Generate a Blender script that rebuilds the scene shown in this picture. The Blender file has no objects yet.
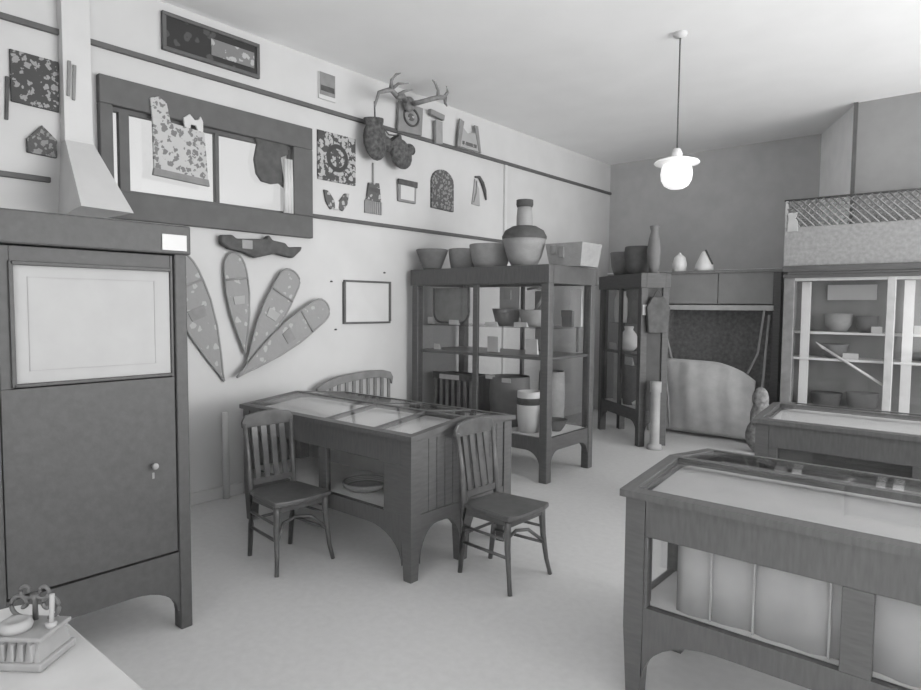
import bpy, bmesh, math, random
from mathutils import Vector, Matrix
random.seed(7)
PI = math.pi
scene = bpy.context.scene
COL = scene.collection

# ------------------------------------------------------------------ materials
def new_mat(name):
    m = bpy.data.materials.new(name); m.use_nodes = True
    nt = m.node_tree; nt.nodes.clear()
    out = nt.nodes.new('ShaderNodeOutputMaterial')
    return m, nt, out

def g(v): return (v, v, v, 1)

def ramp(nt, fac, stops, interp='LINEAR'):
    r = nt.nodes.new('ShaderNodeValToRGB'); r.color_ramp.interpolation = interp
    e = r.color_ramp.elements
    e[0].position, e[0].color = stops[0][0], g(stops[0][1])
    e[1].position, e[1].color = stops[-1][0], g(stops[-1][1])
    for p, v in stops[1:-1]:
        n = e.new(p); n.color = g(v)
    nt.links.new(fac, r.inputs[0])
    return r.outputs[0]

def finish(nt, out, colour, rough=.6, bump=None, bstr=.2, spec=.5):
    b = nt.nodes.new('ShaderNodeBsdfPrincipled')
    b.inputs['Roughness'].default_value = rough
    b.inputs['Specular IOR Level'].default_value = spec
    if isinstance(colour, (int, float)): b.inputs['Base Color'].default_value = g(colour)
    else: nt.links.new(colour, b.inputs['Base Color'])
    if bump is not None:
        bp = nt.nodes.new('ShaderNodeBump'); bp.inputs['Strength'].default_value = bstr
        bp.inputs['Distance'].default_value = .01
        nt.links.new(bump, bp.inputs['Height']); nt.links.new(bp.outputs[0], b.inputs['Normal'])
    nt.links.new(b.outputs[0], out.inputs[0])
    return b

def coords(nt, scale=(1, 1, 1)):
    t = nt.nodes.new('ShaderNodeTexCoord'); mp = nt.nodes.new('ShaderNodeMapping')
    mp.inputs['Scale'].default_value = scale
    nt.links.new(t.outputs['Object'], mp.inputs[0])
    return mp.outputs[0]

def noise(nt, vec, scale, detail=3):
    n = nt.nodes.new('ShaderNodeTexNoise'); n.inputs['Scale'].default_value = scale
    n.inputs['Detail'].default_value = detail
    nt.links.new(vec, n.inputs['Vector']); return n.outputs[0]

def mottled(name, c, var=.12, scale=6, rough=.7, stretch=(1, 1, 1), spec=.3, bstr=.1):
    m, nt, out = new_mat(name)
    n = noise(nt, coords(nt, stretch), scale)
    col = ramp(nt, n, [(.3, c*(1-var)), (.7, c*(1+var))])
    finish(nt, out, col, rough, n, bstr, spec); return m

def pattern(name, dark, light, scale=9, thr=.35, ring=None, stretch=(1, 1, 1), rough=.8, soft=.06):
    """beadwork: light blossoms on a dark ground, with an optional dark ring (r0, r1)"""
    m, nt, out = new_mat(name)
    v = coords(nt, stretch)
    nz = nt.nodes.new('ShaderNodeTexNoise'); nz.inputs['Scale'].default_value = scale*1.3
    nt.links.new(v, nz.inputs['Vector'])
    mx = nt.nodes.new('ShaderNodeMixRGB'); mx.inputs[0].default_value = .06
    nt.links.new(v, mx.inputs[1]); nt.links.new(nz.outputs['Color'], mx.inputs[2])
    vo = nt.nodes.new('ShaderNodeTexVoronoi'); vo.inputs['Scale'].default_value = scale
    nt.links.new(mx.outputs[0], vo.inputs['Vector'])
    col = ramp(nt, vo.outputs['Distance'], [(0, dark), (.08, light), (thr-soft, light), (thr, dark)])
    if ring:
        ln = nt.nodes.new('ShaderNodeVectorMath'); ln.operation = 'LENGTH'
        c0 = coords(nt, (0, 1, 1)); nt.links.new(c0, ln.inputs[0])
        msk = ramp(nt, ln.outputs['Value'], [(0, 0), (ring[0], 0), (ring[0]+.008, 1), (ring[1], 1), (ring[1]+.008, 0)])
        m2 = nt.nodes.new('ShaderNodeMixRGB'); m2.inputs[2].default_value = g(dark*.8)
        nt.links.new(msk, m2.inputs[0]); nt.links.new(col, m2.inputs[1]); col = m2.outputs[0]
    finish(nt, out, col, rough, vo.outputs['Distance'], .3, .2); return m

def weave(name, c1, c2, scale=30, rough=.8, axis='Z'):
    m, nt, out = new_mat(name)
    v = coords(nt)
    w = nt.nodes.new('ShaderNodeTexWave'); w.bands_direction = axis; w.inputs['Scale'].default_value = scale
    w.inputs['Distortion'].default_value = 1.5; w.inputs['Detail'].default_value = 2
    nt.links.new(v, w.inputs['Vector'])
    n = noise(nt, v, 14)
    mx = nt.nodes.new('ShaderNodeMixRGB'); mx.inputs[0].default_value = .5
    nt.links.new(w.outputs['Color'], mx.inputs[1]); nt.links.new(n, mx.inputs[2])
    col = ramp(nt, mx.outputs[0], [(.25, c1), (.7, c2)])
    finish(nt, out, col, rough, w.outputs['Color'], .35, .2); return m

def glass(name='glass', refl=1.0):
    m, nt, out = new_mat(name)
    tr = nt.nodes.new('ShaderNodeBsdfTransparent'); tr.inputs[0].default_value = g(.96)
    gl = nt.nodes.new('ShaderNodeBsdfGlossy'); gl.inputs['Roughness'].default_value = .04
    lw = nt.nodes.new('ShaderNodeLayerWeight'); lw.inputs['Blend'].default_value = .5
    pw = nt.nodes.new('ShaderNodeMath'); pw.operation = 'POWER'; pw.inputs[1].default_value = 5
    nt.links.new(lw.outputs['Facing'], pw.inputs[0])
    mu = nt.nodes.new('ShaderNodeMath'); mu.operation = 'MULTIPLY_ADD'; mu.inputs[1].default_value = .8*refl; mu.inputs[2].default_value = .035*refl
    nt.links.new(pw.outputs[0], mu.inputs[0])
    mx = nt.nodes.new('ShaderNodeMixShader')
    nt.links.new(mu.outputs[0], mx.inputs[0]); nt.links.new(tr.outputs[0], mx.inputs[1]); nt.links.new(gl.outputs[0], mx.inputs[2])
    nt.links.new(mx.outputs[0], out.inputs[0]); return m

def lamp_glass(name, strength):
    m, nt, out = new_mat(name)
    b = finish(nt, out, .85, .25)
    b.inputs['Emission Color'].default_value = g(1); b.inputs['Emission Strength'].default_value = strength
    return m

M = dict(
    wall=mottled('white_plaster', .555, .03, 3, .9, bstr=.03),
    ceiling=mottled('white_ceiling', .9, .02, 2, .9, bstr=.03),
    farwall=mottled('grey_wall', .45, .05, 5, .9),
    pilaster=mottled('pale_grey_wall', .92, .04, 5, .9),
    floor=mottled('floor_boards', .54, .035, 22, .75, spec=.3),
    base=mottled('painted_skirting', .55, .04, 4, .6),
    rail=mottled('dark_rail', .11, .1, 8, .6),
    wood=mottled('dark_oak', .092, .14, 10, .42, (1, 1, 6), .5),
    woodx=mottled('dark_oak_rail', .092, .14, 10, .42, (6, 1, 1), .5),
    cupboard=mottled('cupboard_oak', .063, .10, 30, .5, (1, 4, 1), .4),
    chair=mottled('chair_wood', .09, .2, 14, .3, spec=.5),
    midwood=mottled('worn_wood', .2, .15, 9, .5),
    standtop=mottled('stand_top', .46, .05, 9, .6),
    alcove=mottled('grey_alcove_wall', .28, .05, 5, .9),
    casewood=mottled('darker_case_wood', .072, .15, 10, .5, (1, 1, 5)),
    rimwood=mottled('snowshoe_rim', .27, .1, 9, .6), endwood=mottled('dark_end_wood', .055, .15, 10, .6), mat2=mottled('mottled_mat', .3, .14, 24, .9),
    urn=mottled('dim_urn', .17, .1, 8, .7), column=mottled('column_paint', .33, .1, 8, .7), tuft=mottled('grey_tuft', .2, .35, 26, .95, bstr=.5),
    palewood=mottled('pale_wood', .42, .1, 9, .6),
    frame=mottled('window_frame_paint', .11, .08, 9, .6),
    paper=mottled('white_paper', .36, .03, 7, .8),
    card=mottled('white_card', .56, .02, 7, .8),
    ink=mottled('ink_grey', .33, .05, 7, .8),
    lining=mottled('pale_cloth_lining', .72, .04, 8, .9),
    curtain=mottled('grey_curtain', .37, .06, 7, .9),
    dark=mottled('dark_hide', .09, .2, 14, .8),
    darkback=mottled('dark_backing', .19, .25, 20, .9),
    grey=mottled('grey_hide', .24, .1, 12, .85),
    midgrey=mottled('mid_grey_cloth', .3, .08, 12, .9),
    hide=mottled('pale_hide', .42, .1, 7, .9, bstr=.3),
    fur=mottled('dark_fur', .095, .45, 28, .95, bstr=.6),
    bone=mottled('antler_bone', .22, .25, 20, .6),
    whitepaint=mottled('white_paint', .58, .03, 5, .7),
    cream=mottled('cream_ceramic', .7, .04, 6, .4),
    iron=mottled('iron_wire', .1, .1, 9, .5),
    pelmet=mottled('grey_board', .26, .06, 6, .8),
    cord=mottled('cord', .3, .1, 9, .9),
    glass=glass(), topglass=glass('top_glass', 1.0),
    bead_dark=pattern('beaded_dark_panel', .075, .30, 25, .42),
    bead_ring=pattern('beaded_ring_panel', .08, .40, 24, .56, (.085, .13)),
    bead_light=pattern('beaded_light_bag', .46, .19, 23, .46),
    bead_arch=pattern('beaded_arch_bag', .10, .24, 26, .5),
    bead_small=pattern('beaded_small', .12, .4, 20, .4),
    picture=pattern('dark_picture', .045, .09, 9, .3),
    picture_light=pattern('picture_strip', .2, .42, 16, .4),
    snow=pattern('snowshoe_panel', .29, .42, 13, .3),
    basket=weave('basket_weave', .22, .36), basket_pale=weave('pale_basket', .30, .42),
    basket_dark=weave('dark_basket', .06, .13), basket_mid=weave('mid_basket', .13, .22),
    mat=weave('woven_mat', .24, .38, 9), net=mottled('net_cord', .25, .1, 9, .9),
    shade=lamp_glass('opal_glass', .2), globe=lamp_glass('lit_opal_glass', .5),
)

# ------------------------------------------------------------------ mesh builder
class MB:
    def __init__(s): s.bm = bmesh.new()
    def hexa(s, v):
        """eight corners, bottom ring then top ring"""
        b = [s.bm.verts.new(p) for p in v]
        for f in ((3, 2, 1, 0), (4, 5, 6, 7), (0, 1, 5, 4), (1, 2, 6, 5), (2, 3, 7, 6), (3, 0, 4, 7)):
            s.bm.faces.new([b[i] for i in f])
        return s
    def box(s, x0, y0, z0, x1, y1, z1, bev=0):
        t = bmesh.new()
        v = [t.verts.new(p) for p in ((x0, y0, z0), (x1, y0, z0), (x1, y1, z0), (x0, y1, z0), (x0, y0, z1), (x1, y0, z1), (x1, y1, z1), (x0, y1, z1))]
        for f in ((3, 2, 1, 0), (4, 5, 6, 7), (0, 1, 5, 4), (1, 2, 6, 5), (2, 3, 7, 6), (3, 0, 4, 7)):
            t.faces.new([v[i] for i in f])
        if bev: bmesh.ops.bevel(t, geom=list(t.edges), offset=bev, segments=2, affect='EDGES', profile=.5)
        s.add(t); return s
    def add(s, t, mat=None):
        if mat is not None: bmesh.ops.transform(t, matrix=mat, verts=t.verts)
        me = bpy.data.meshes.new('tmp'); t.to_mesh(me); t.free()
        s.bm.from_mesh(me); bpy.data.meshes.remove(me)
    def prism(s, poly, axis, a0, a1, bev=0):
        """polygon extruded along an axis: x -> (y,z), y -> (x,z), z -> (x,y)"""
        def P(p, a):
            return {'x': (a, p[0], p[1]), 'y': (p[0], a, p[1]), 'z': (p[0], p[1], a)}[axis]
        t = bmesh.new()
        lo = [t.verts.new(P(p, a0)) for p in poly]; hi = [t.verts.new(P(p, a1)) for p in poly]
        t.faces.new(lo); t.faces.new(hi[::-1]); n = len(poly)
        for i in range(n): t.faces.new((lo[i], hi[i], hi[(i+1) % n], lo[(i+1) % n]))
        bmesh.ops.recalc_face_normals(t, faces=t.faces)
        if bev:
            e = [x for x in t.edges if x.calc_face_angle(0) > .6]
            bmesh.ops.bevel(t, geom=e, offset=bev, segments=2, affect='EDGES', profile=.5)
        s.add(t); return s
    def tube(s, pts, r, n=8):
        pts = [Vector(p) for p in pts]
        rr = r if isinstance(r, (list, tuple)) else [r]*len(pts)
        rings = []; up = Vector((0, 0, 1))
        for i, p in enumerate(pts):
            d = (pts[min(i+1, len(pts)-1)] - pts[max(i-1, 0)]).normalized()
            a = d.cross(up)
            if a.length < .05: a = d.cross(Vector((1, 0, 0)))
            a.normalize(); b = d.cross(a)
            rings.append([s.bm.verts.new(p + rr[i]*(math.cos(2*PI*k/n)*a + math.sin(2*PI*k/n)*b)) for k in range(n)])
        for i in range(len(rings)-1):
            for k in range(n):
                f = s.bm.faces.new((rings[i][k], rings[i][(k+1) % n], rings[i+1][(k+1) % n], rings[i+1][k])); f.smooth = True
        s.bm.faces.new(rings[0][::-1]); s.bm.faces.new(rings[-1]); return s
    def lathe(s, prof, c=(0, 0, 0), n=28, sx=1, sy=1):
        c = Vector(c); rings = []
        for r, z in prof:
            if r < 1e-5: rings.append([s.bm.verts.new(c + Vector((0, 0, z)))])
            else: rings.append([s.bm.verts.new(c + Vector((sx*r*math.cos(2*PI*k/n), sy*r*math.sin(2*PI*k/n), z))) for k in range(n)])
        for i in range(len(rings)-1):
            A, B = rings[i], rings[i+1]
            for k in range(n):
                k2 = (k+1) % n
                if len(A) == 1 and len(B) == 1: continue
                if len(A) == 1: f = s.bm.faces.new((A[0], B[k2], B[k]))
                elif len(B) == 1: f = s.bm.faces.new((A[k], A[k2], B[0]))
                else: f = s.bm.faces.new((A[k], A[k2], B[k2], B[k]))
                f.smooth = True
        return s
    def ell(s, c, r, n=16, rot=None):
        t = bmesh.new(); bmesh.ops.create_uvsphere(t, u_segments=n, v_segments=max(6, n//2), radius=1)
        for f in t.faces: f.smooth = True
        mt = Matrix.Translation(c) @ (rot if rot else Matrix.Identity(4)) @ Matrix.Diagonal((r[0], r[1], r[2], 1))
        s.add(t, mt); return s
    def build(s, name, mat, parent=None, loc=(0, 0, 0), rz=0):
        bmesh.ops.recalc_face_normals(s.bm, faces=s.bm.faces)
        me = bpy.data.meshes.new(name); s.bm.to_mesh(me); s.bm.free(); me.materials.append(mat)
        o = bpy.data.objects.new(name, me); COL.objects.link(o)
        o.location = loc; o.rotation_euler = (0, 0, rz)
        if parent: o.parent = parent
        return o

def tag(o, label, cat, group=None):
    o['label'] = label; o['category'] = cat
    if group: o['group'] = group
    return o

def thing(name, label, cat, loc=(0, 0, 0), rz=0, group=None):
    o = bpy.data.objects.new(name, None); COL.objects.link(o)
    o.empty_display_size = .1; o.location = loc; o.rotation_euler = (0, 0, rz)
    return tag(o, label, cat, group)

def struct(o): o['kind'] = 'structure'; return o

def dup(root, loc, rz, label):
    r = root.copy(); COL.objects.link(r); r.location = loc; r.rotation_euler = (0, 0, rz); r['label'] = label
    for ch in list(root.children):
        c = ch.copy(); COL.objects.link(c); c.parent = r
        for gch in list(ch.children):
            d = gch.copy(); COL.objects.link(d); d.parent = c
    return r

def arc(c, r, a0, a1, n, ry=None):
    ry = ry or r
    return [(c[0]+r*math.cos(a0+(a1-a0)*i/n), c[1]+ry*math.sin(a0+(a1-a0)*i/n)) for i in range(n+1)]

# ------------------------------------------------------------------ the room
WA, YF, ZC, XR, YN = -5.05, 9.7, 3.96, 4.8, -1.2
struct(MB().box(WA-.2, YN, -.1, XR, YF+.2, 0).build('floor', M['floor']))
struct(MB().box(WA-.2, YN, ZC, XR, YF+.2, ZC+.1).build('ceiling', M['ceiling']))
HY0, HY1, HZ0, HZ1 = 1.97, 3.56, 2.44, 3.10
w = MB()
w.box(WA-.2, YN, 0, WA, HY0, ZC).box(WA-.2, HY1, 0, WA, YF, ZC)
w.box(WA-.2, HY0, 0, WA, HY1, HZ0).box(WA-.2, HY0, HZ1, WA, HY1, ZC)
struct(w.build('wall_left', M['wall']))
struct(MB().box(WA-.2, YN-.2, 0, XR, YN, ZC).build('wall_near', M['wall']))  # unseen wall, added to block daylight from behind the camera
struct(MB().box(XR, YN, 0, XR+.2, 1.8, ZC).build('wall_right', M['wall']))  # unseen stub of wall, added to cut daylight on the near left
struct(MB().box(WA-.2, YF, 0, -1.95, YF+.2, ZC).build('wall_far', M['farwall']))
struct(MB().prism([(-1.99, 9.7), (-1.40, 8.5), (-1.40, 9.9), (-1.95, 9.9)], 'z', 0, ZC).build('wall_corner', M['pilaster']))
struct(MB().box(-1.40, 8.5, 0, XR, 8.7, ZC).build('wall_alcove', M['alcove']))
struct(MB().box(-1.425, 8.47, 0, -1.385, 8.499, ZC).build('trim_1', M['rail']))
# picture rails, skirting
struct(MB().box(WA, YN, 3.475, WA+.03, YF, 3.515, .006).build('trim_2', M['rail']))
struct(MB().box(WA, 3.75, 2.468, WA+.03, 6.79, 2.505, .006).build('trim_3', M['rail']))
struct(MB().box(WA, YN, 2.468, WA+.03, 1.585, 2.505, .006).build('trim_4', M['rail']))
struct(MB().box(WA, 6.78, 0, WA+.0305, 6.83, 3.47).build('trim_5', M['whitepaint']))
struct(MB().box(WA, YN, 0, WA+.025, YF, .10, .006).build('baseboard_left', M['base']))
struct(MB().box(WA, YF-.03, 2.185, -1.99, YF, 2.205).build('trim_6', M['pilaster']))

# window in the left wall
wn = struct(MB().box(WA, 1.895, 3.08, WA+.06, 3.74, 3.28, .008).box(WA, 1.895, 2.27, WA+.06, 3.74, 2.47, .008)
    .box(WA, 1.895, 2.47, WA+.06, 1.985, 3.08, .008).box(WA, 3.53, 2.47, WA+.06, 3.74, 3.08, .008).build('window_1', M['frame']))
sb = MB(); fx, bx_ = WA-.04, WA+.01
sb.box(fx, 1.98, 2.44, bx_, 3.56, 2.49).box(fx, 1.98, 3.05, bx_, 3.56, 3.10)
sb.box(fx, 2.045, 2.49, bx_, 2.115, 3.05).box(fx, 2.80, 2.49, bx_, 2.83, 3.05).box(fx, 3.52, 2.49, bx_, 3.56, 3.05)
sb.build('sash', M['frame'], wn)
MB().box(WA-.018, 1.98, 2.45, WA-.012, 3.56, 3.09).build('glass_pane', M['glass'], wn)

# ------------------------------------------------------------------ hung in and around the window
def wall_panel(name, label, cat, poly, mat, x0=.001, th=.02, group=None, bev=.004):
    """flat thing on the left wall: outline in world (y, z), thickness towards the room"""
    cy = sum(p[0] for p in poly)/len(poly); cz = sum(p[1] for p in poly)/len(poly)
    o = MB().prism([(p[0]-cy, p[1]-cz) for p in poly], 'x', 0, th, bev).build(name, mat, None, (WA+x0, cy, cz))
    if label: tag(o, label, cat, group)
    return o, (WA+x0, cy, cz)

def rect(y0, z0, y1, z1): return [(y0, z0), (y1, z0), (y1, z1), (y0, z1)]

# beaded shoulder bag in the window
t = thing('beaded_bag', 'large pale bag with dark flower beadwork hung in the window', 'bag', (WA+.061, 2.47, 2.85))
MB().prism([(-.21, -.19), (.225, -.215), (.2, .17), (-.215, .2)], 'x', 0, .025, .008).build('bag_body', M['bead_light'], t)
MB().prism([(-.22, -.23), (.235, -.255), (.225, -.20), (-.21, -.175)], 'x', -.002, .03, .006).build('fringe', M['grey'], t)
MB().prism([(-.215, .2), (-.225, .34), (-.16, .365), (-.10, .33), (-.07, .18)], 'x', 0, .02, .006).build('strap', M['bead_light'], t)
MB().prism([(.04, .16), (.03, .25), (.08, .29), (.12, .25), (.15, .26), (.17, .29), (.19, .25), (.19, .16), (.15, .16), (.13, .21), (.09, .21), (.08, .16)], 'x', 0, .02, .004).build('strap', M['card'], t)

o = MB().prism([(-.16, .24), (.2, .2), (.2, .12), (.12, .08), (.16, -.19), (.10, -.15), (.02, -.17), (-.08, -.16), (-.13, -.10), (-.15, .02), (-.12, .16)], 'x', 0, .03, .01).build('dark_garment', M['dark'], None, (WA+.012, 3.29, 2.88))
tag(o, 'ragged dark garment hanging in the right half of the window', 'garment')
cu = MB()
for k in range(3): cu.tube([(0, .015+.03*k, -.24), (0.004, .015+.03*k, 0), (0, .015+.03*k, .24)], [.02, .018, .014], 10)
tag(cu.build('rolled_cloth', M['whitepaint'], None, (WA+.064, 3.42, 2.71)), 'narrow pale cloth hanging at the right edge of the window', 'cloth')

# white boxed chute left of the window
t = thing('boxed_chute', 'white boxed chute flaring out at its foot above dark cupboard', 'chute', (WA, 1.6, 2.24))
x1 = .08; x2 = .65
MB().box(.002, .06, .53, x1, .24, ZC-2.24-.002, .004).build('chute_shaft', M['whitepaint'], t)
MB().hexa([(.002, .03, 0), (x2, -.05, .01), (x2, .265, .0), (.002, .24, 0), (.002, .06, .53), (x1, .06, .53), (x1, .24, .53), (.002, .24, .53)]).build('chute_hood', M['whitepaint'], t)
MB().box(.002, .056, .515, x1+.008, .244, .54, .003).build('joint_band', M['base'], t)

# beadwork at top left
t = thing('beaded_hanging', 'dark square panel with pale bead flowers left of white chute', 'panel', (WA+.001, 1.52, 3.12))
MB().prism([(-.15, .18), (.135, .175), (.13, -.165), (-.15, -.155)], 'x', 0, .02, .004).build('panel_cloth', M['bead_dark'], t)
for y, a, b in ((-.165, .0, -.28), (.178, .18, -.06), (.21, .16, -.08)):
    MB().prism([(y-.011, a), (y+.011, a), (y+.008-.01, b), (y-.012-.01, b)], 'x', *((0, .014) if y < 0 else (.0815, .093)), .003).build('streamer', M['grey'] if y > 0 else M['dark'], t)
wall_panel('house_shaped_bag', 'small dark bag with peaked top below the beaded square panel', 'bag', [(1.45, 2.65), (1.625, 2.64), (1.63, 2.76), (1.54, 2.845), (1.45, 2.74)], M['bead_arch'], th=.03)

# dark picture above the rail
t = thing('framed_picture', 'long dark picture in black frame above the rail over window', 'picture', (WA+.001, 2.79, 3.74))
MB().box(0, -.40, -.125, .02, .40, .125).build('picture', M['picture'], t)
fr = MB()
for a in ((-.42, -.145, .42, -.115), (-.42, .115, .42, .145), (-.42, -.115, -.39, .115), (.39, -.115, .42, .115)): fr.box(0, a[0], a[1], .035, a[2], a[3], .004)
fr.build('picture_frame', M['rail'], t)
MB().box(.018, -.02, -.07, .024, .37, .06).build('lettered_strip', M['picture_light'], t)
t = thing('small_picture', 'small grey upright picture on wall above the rail near antlers', 'picture', (WA+.001, 3.945, 3.72))
MB().box(0, -.10, -.125, .015, .10, .125, .003).build('mount', M['card'], t)
MB().box(.013, -.09, -.085, .02, .09, .12).build('print', M['grey'], t)
MB().box(.019, -.08, -.05, .022, .08, .0).build('dark_band', M['dark'], t)

wall_panel('beaded_square', 'square beaded panel with dark ring at its centre right of window', 'panel', rect(3.83, 2.84, 4.29, 3.30), M['bead_ring'])
t = thing('beaded_moccasin_tops', 'small forked pale beaded piece below the ringed square panel', 'beadwork', (WA+.001, 4.05, 2.66))
for s_ in (-1, 1):
    MB().prism([(s_*.155, .09), (s_*.10, .085), (s_*.03, .0), (s_*.02, -.07), (s_*.075, -.09), (s_*.13, -.02)], 'x', 0, .025, .005).build('flap', M['bead_small'], t)
MB().prism([(-.035, .0), (.035, .0), (.03, -.085), (-.03, -.085)], 'x', .002, .02, .004).build('tongue', M['card'], t)

t = thing('fringed_pouch', 'narrow grey bell-shaped pouch on a long strap right of the ringed square', 'pouch', (WA+.001, 4.53, 2.78))
MB().prism([(-.012, .12), (.012, .12), (.01, .33), (-.01, .33)], 'x', 0, .012, .002).build('strap', M['grey'], t)
MB().prism([(-.07, .12), (.07, .13), (.10, -.06), (-.10, -.06)], 'x', 0, .03, .006).build('pouch_body', M['bead_small'], t)
fg = MB()
for k in range(9): fg.box(0, -.115+.0265*k, -.19, .02, -.097+.0265*k, -.06)
fg.build('fringe', M['midgrey'], t)
MB().box(.028, -.075, .03, .034, .075, .07).build('dark_band', M['dark'], t)

t = thing('flap_pouch', 'small square pale pouch with dark flap left of the arched bag', 'pouch', (WA+.001, 5.01, 2.88))
MB().prism([(-.135, -.115), (.13, -.115), (.14, .11), (-.14, .11)], 'x', 0, .03, .006).build('pouch_body', M['grey'], t)
MB().box(.026, -.105, -.09, .034, .10, .06).build('pale_front', M['card'], t)
MB().prism([(-.145, .12), (.145, .12), (.14, .055), (-.14, .065)], 'x', .02, .045, .004).build('flap', M['dark'], t)
pts = [(5.40, 2.76), (5.775, 2.75), (5.775, 3.06)] + [(5.5875+.1875*math.cos(a), 3.06+.15*math.sin(a)) for a in [PI*i/10 for i in range(1, 10)]] + [(5.40, 3.06)]
wall_panel('arched_beaded_bag', 'dark beaded bag with rounded top near right end of the lower row', 'bag', pts, M['bead_arch'], th=.03)
t = thing('hooked_ornament', 'pale ornament with curved dark hook at right end of lower row', 'ornament', (WA+.001, 6.28, 3.05))
MB().tube([(.02, -.10, .17), (.02, -.02, .18), (.02, .04, .12), (.02, .09, .03), (.02, .12, -.08)], [.012, .018, .024, .022, .01], 8).build('hook', M['dark'], t)
MB().prism([(-.15, -.16), (.0, -.17), (-.02, .04), (-.10, .15), (-.11, .06)], 'x', 0, .02, .004).build('pale_flap', M['paper'], t)
MB().tube([(.022, -.13, -.14), (.03, -.09, -.02), (.022, -.07, .13)], .008, 6).build('quill', M['grey'], t)

# upper row
t = thing('deer_antlers', 'branching pair of deer antlers mounted above the rail', 'antlers', (-4.95, 4.93, 3.77))
def loc(p): return (p[0]+4.95, p[1]-4.93, p[2]-3.77)
MB().ell((.03, 0, .0), (.06, .07, .08), 14).build('skull_plate', M['bone'], t)
def antler(segs):
    mb = MB()
    for pts, r in segs: mb.tube([loc(p) for p in pts], r, 8)
    return mb
antler([([(-4.92, 4.88, 3.79), (-4.80, 4.72, 3.78), (-4.70, 4.55, 3.71), (-4.66, 4.42, 3.74), (-4.68, 4.28, 3.68), (-4.70, 4.25, 3.56), (-4.70, 4.25, 3.50)], [.03, .028, .026, .026, .018, .012, .006]),
        ([(-4.66, 4.42, 3.74), (-4.60, 4.37, 3.80), (-4.58, 4.41, 3.86), (-4.58, 4.47, 3.89)], [.022, .016, .012, .005]),
        ([(-4.66, 4.42, 3.74), (-4.60, 4.46, 3.79), (-4.57, 4.57, 3.82)], [.02, .014, .005]),
        ([(-4.69, 4.52, 3.71), (-4.62, 4.56, 3.75), (-4.59, 4.65, 3.78)], [.02, .014, .005])]).build('antler', M['bone'], t)
antler([([(-4.92, 4.98, 3.79), (-4.75, 4.88, 3.74), (-4.62, 4.95, 3.77), (-4.60, 5.05, 3.81), (-4.60, 5.15, 3.83)], [.03, .027, .025, .025, .02]),
        ([(-4.60, 5.03, 3.80), (-4.59, 5.02, 3.87), (-4.58, 4.96, 3.93), (-4.58, 4.92, 3.945)], [.022, .016, .012, .005]),
        ([(-4.60, 5.13, 3.83), (-4.59, 5.17, 3.89), (-4.59, 5.15, 3.945)], [.022, .015, .006]),
        ([(-4.60, 5.14, 3.82), (-4.58, 5.12, 3.76), (-4.57, 5.14, 3.73)], [.02, .014, .006])]).build('antler', M['bone'], t)
t = thing('beaded_plaque', 'grey beaded bag with round design hung beneath the antlers', 'bag', (WA+.0305, 5.03, 3.66))
MB().prism([(-.17, .15), (.19, .15), (.17, -.15), (-.19, -.17)], 'x', 0, .03, .006).build('bag_body', M['grey'], t)
ri = MB(); ri.tube([(.036, .11*math.cos(2*PI*k/20), .01+.09*math.sin(2*PI*k/20)) for k in range(21)], .012, 6)
ri.build('beaded_ring', M['dark'], t)
MB().ell((.032, .0, .01), (.014, .05, .04)).build('rosette', M['bead_small'], t)
def mitten(c, L, Wd, ang):
    mb = MB(); r = Matrix.Rotation(ang, 4, 'X')
    mb.ell((0, 0, 0), (.07, Wd, L), 18); mb.ell((.02, Wd*.9, -L*.15), (.05, Wd*.42, L*.42), 12, Matrix.Rotation(.5, 4, 'X'))
    mb.lathe([(Wd*.6, L*.55), (Wd*.78, L*.9), (Wd*.8, L*1.05), (Wd*.5, L*1.08), (0, L*1.0)], (0, 0, 0), 16, .6, 1)
    bmesh.ops.transform(mb.bm, matrix=Matrix.Translation(c) @ r, verts=mb.bm.verts); return mb
t = thing('fur_mittens', 'pair of large dark fur mittens hung on a cord from the antlers', 'mittens', (WA+.12, 4.6, 3.3))
mitten((.02, -.155, .0), .20, .15, .12).build('mitten', M['fur'], t)
mitten((.02, .20, -.07), .165, .14, .7).build('mitten', M['fur'], t)
MB().tube([(.03, -.17, .2), (.2, -.33, .3)], .008, 6).tube([(.03, -.14, .2), (.05, 0, .08), (.04, .13, .10)], .008, 6).build('cord', M['iron'], t)
t = thing('stone_club', 'grey club with flat crossbar head right of the antlers', 'club', (WA+.0305, 5.45, 3.63))
MB().prism([(-.13, .20), (.11, .18), (.10, .115), (-.13, .14)], 'x', 0, .05, .01).build('head', M['grey'], t)
MB().prism([(-.035, .1), (.08, .1), (.085, -.15), (-.03, -.16)], 'x', 0, .04, .008).build('handle', M['midgrey'], t)
t = thing('beaded_collar', 'pale bag with two dark side straps resting on the upper rail', 'bag', (WA+.0305, 6.0, 3.67))
MB().prism([(-.17, -.15), (.22, -.15), (.14, .07), (.0, .03), (-.10, .09)], 'x', 0, .02, .004).build('bag_body', M['paper'], t)
MB().prism([(-.2, -.16), (-.15, -.16), (-.08, .15), (-.16, .17)], 'x', .01, .032, .004).build('strap', M['grey'], t)
MB().prism([(.21, -.16), (.245, -.16), (.18, .15), (.11, .15)], 'x', .01, .032, .004).build('strap', M['grey'], t)
MB().box(.018, -.1, -.115, .026, .16, -.075).build('beaded_band', M['bead_small'], t)

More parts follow.
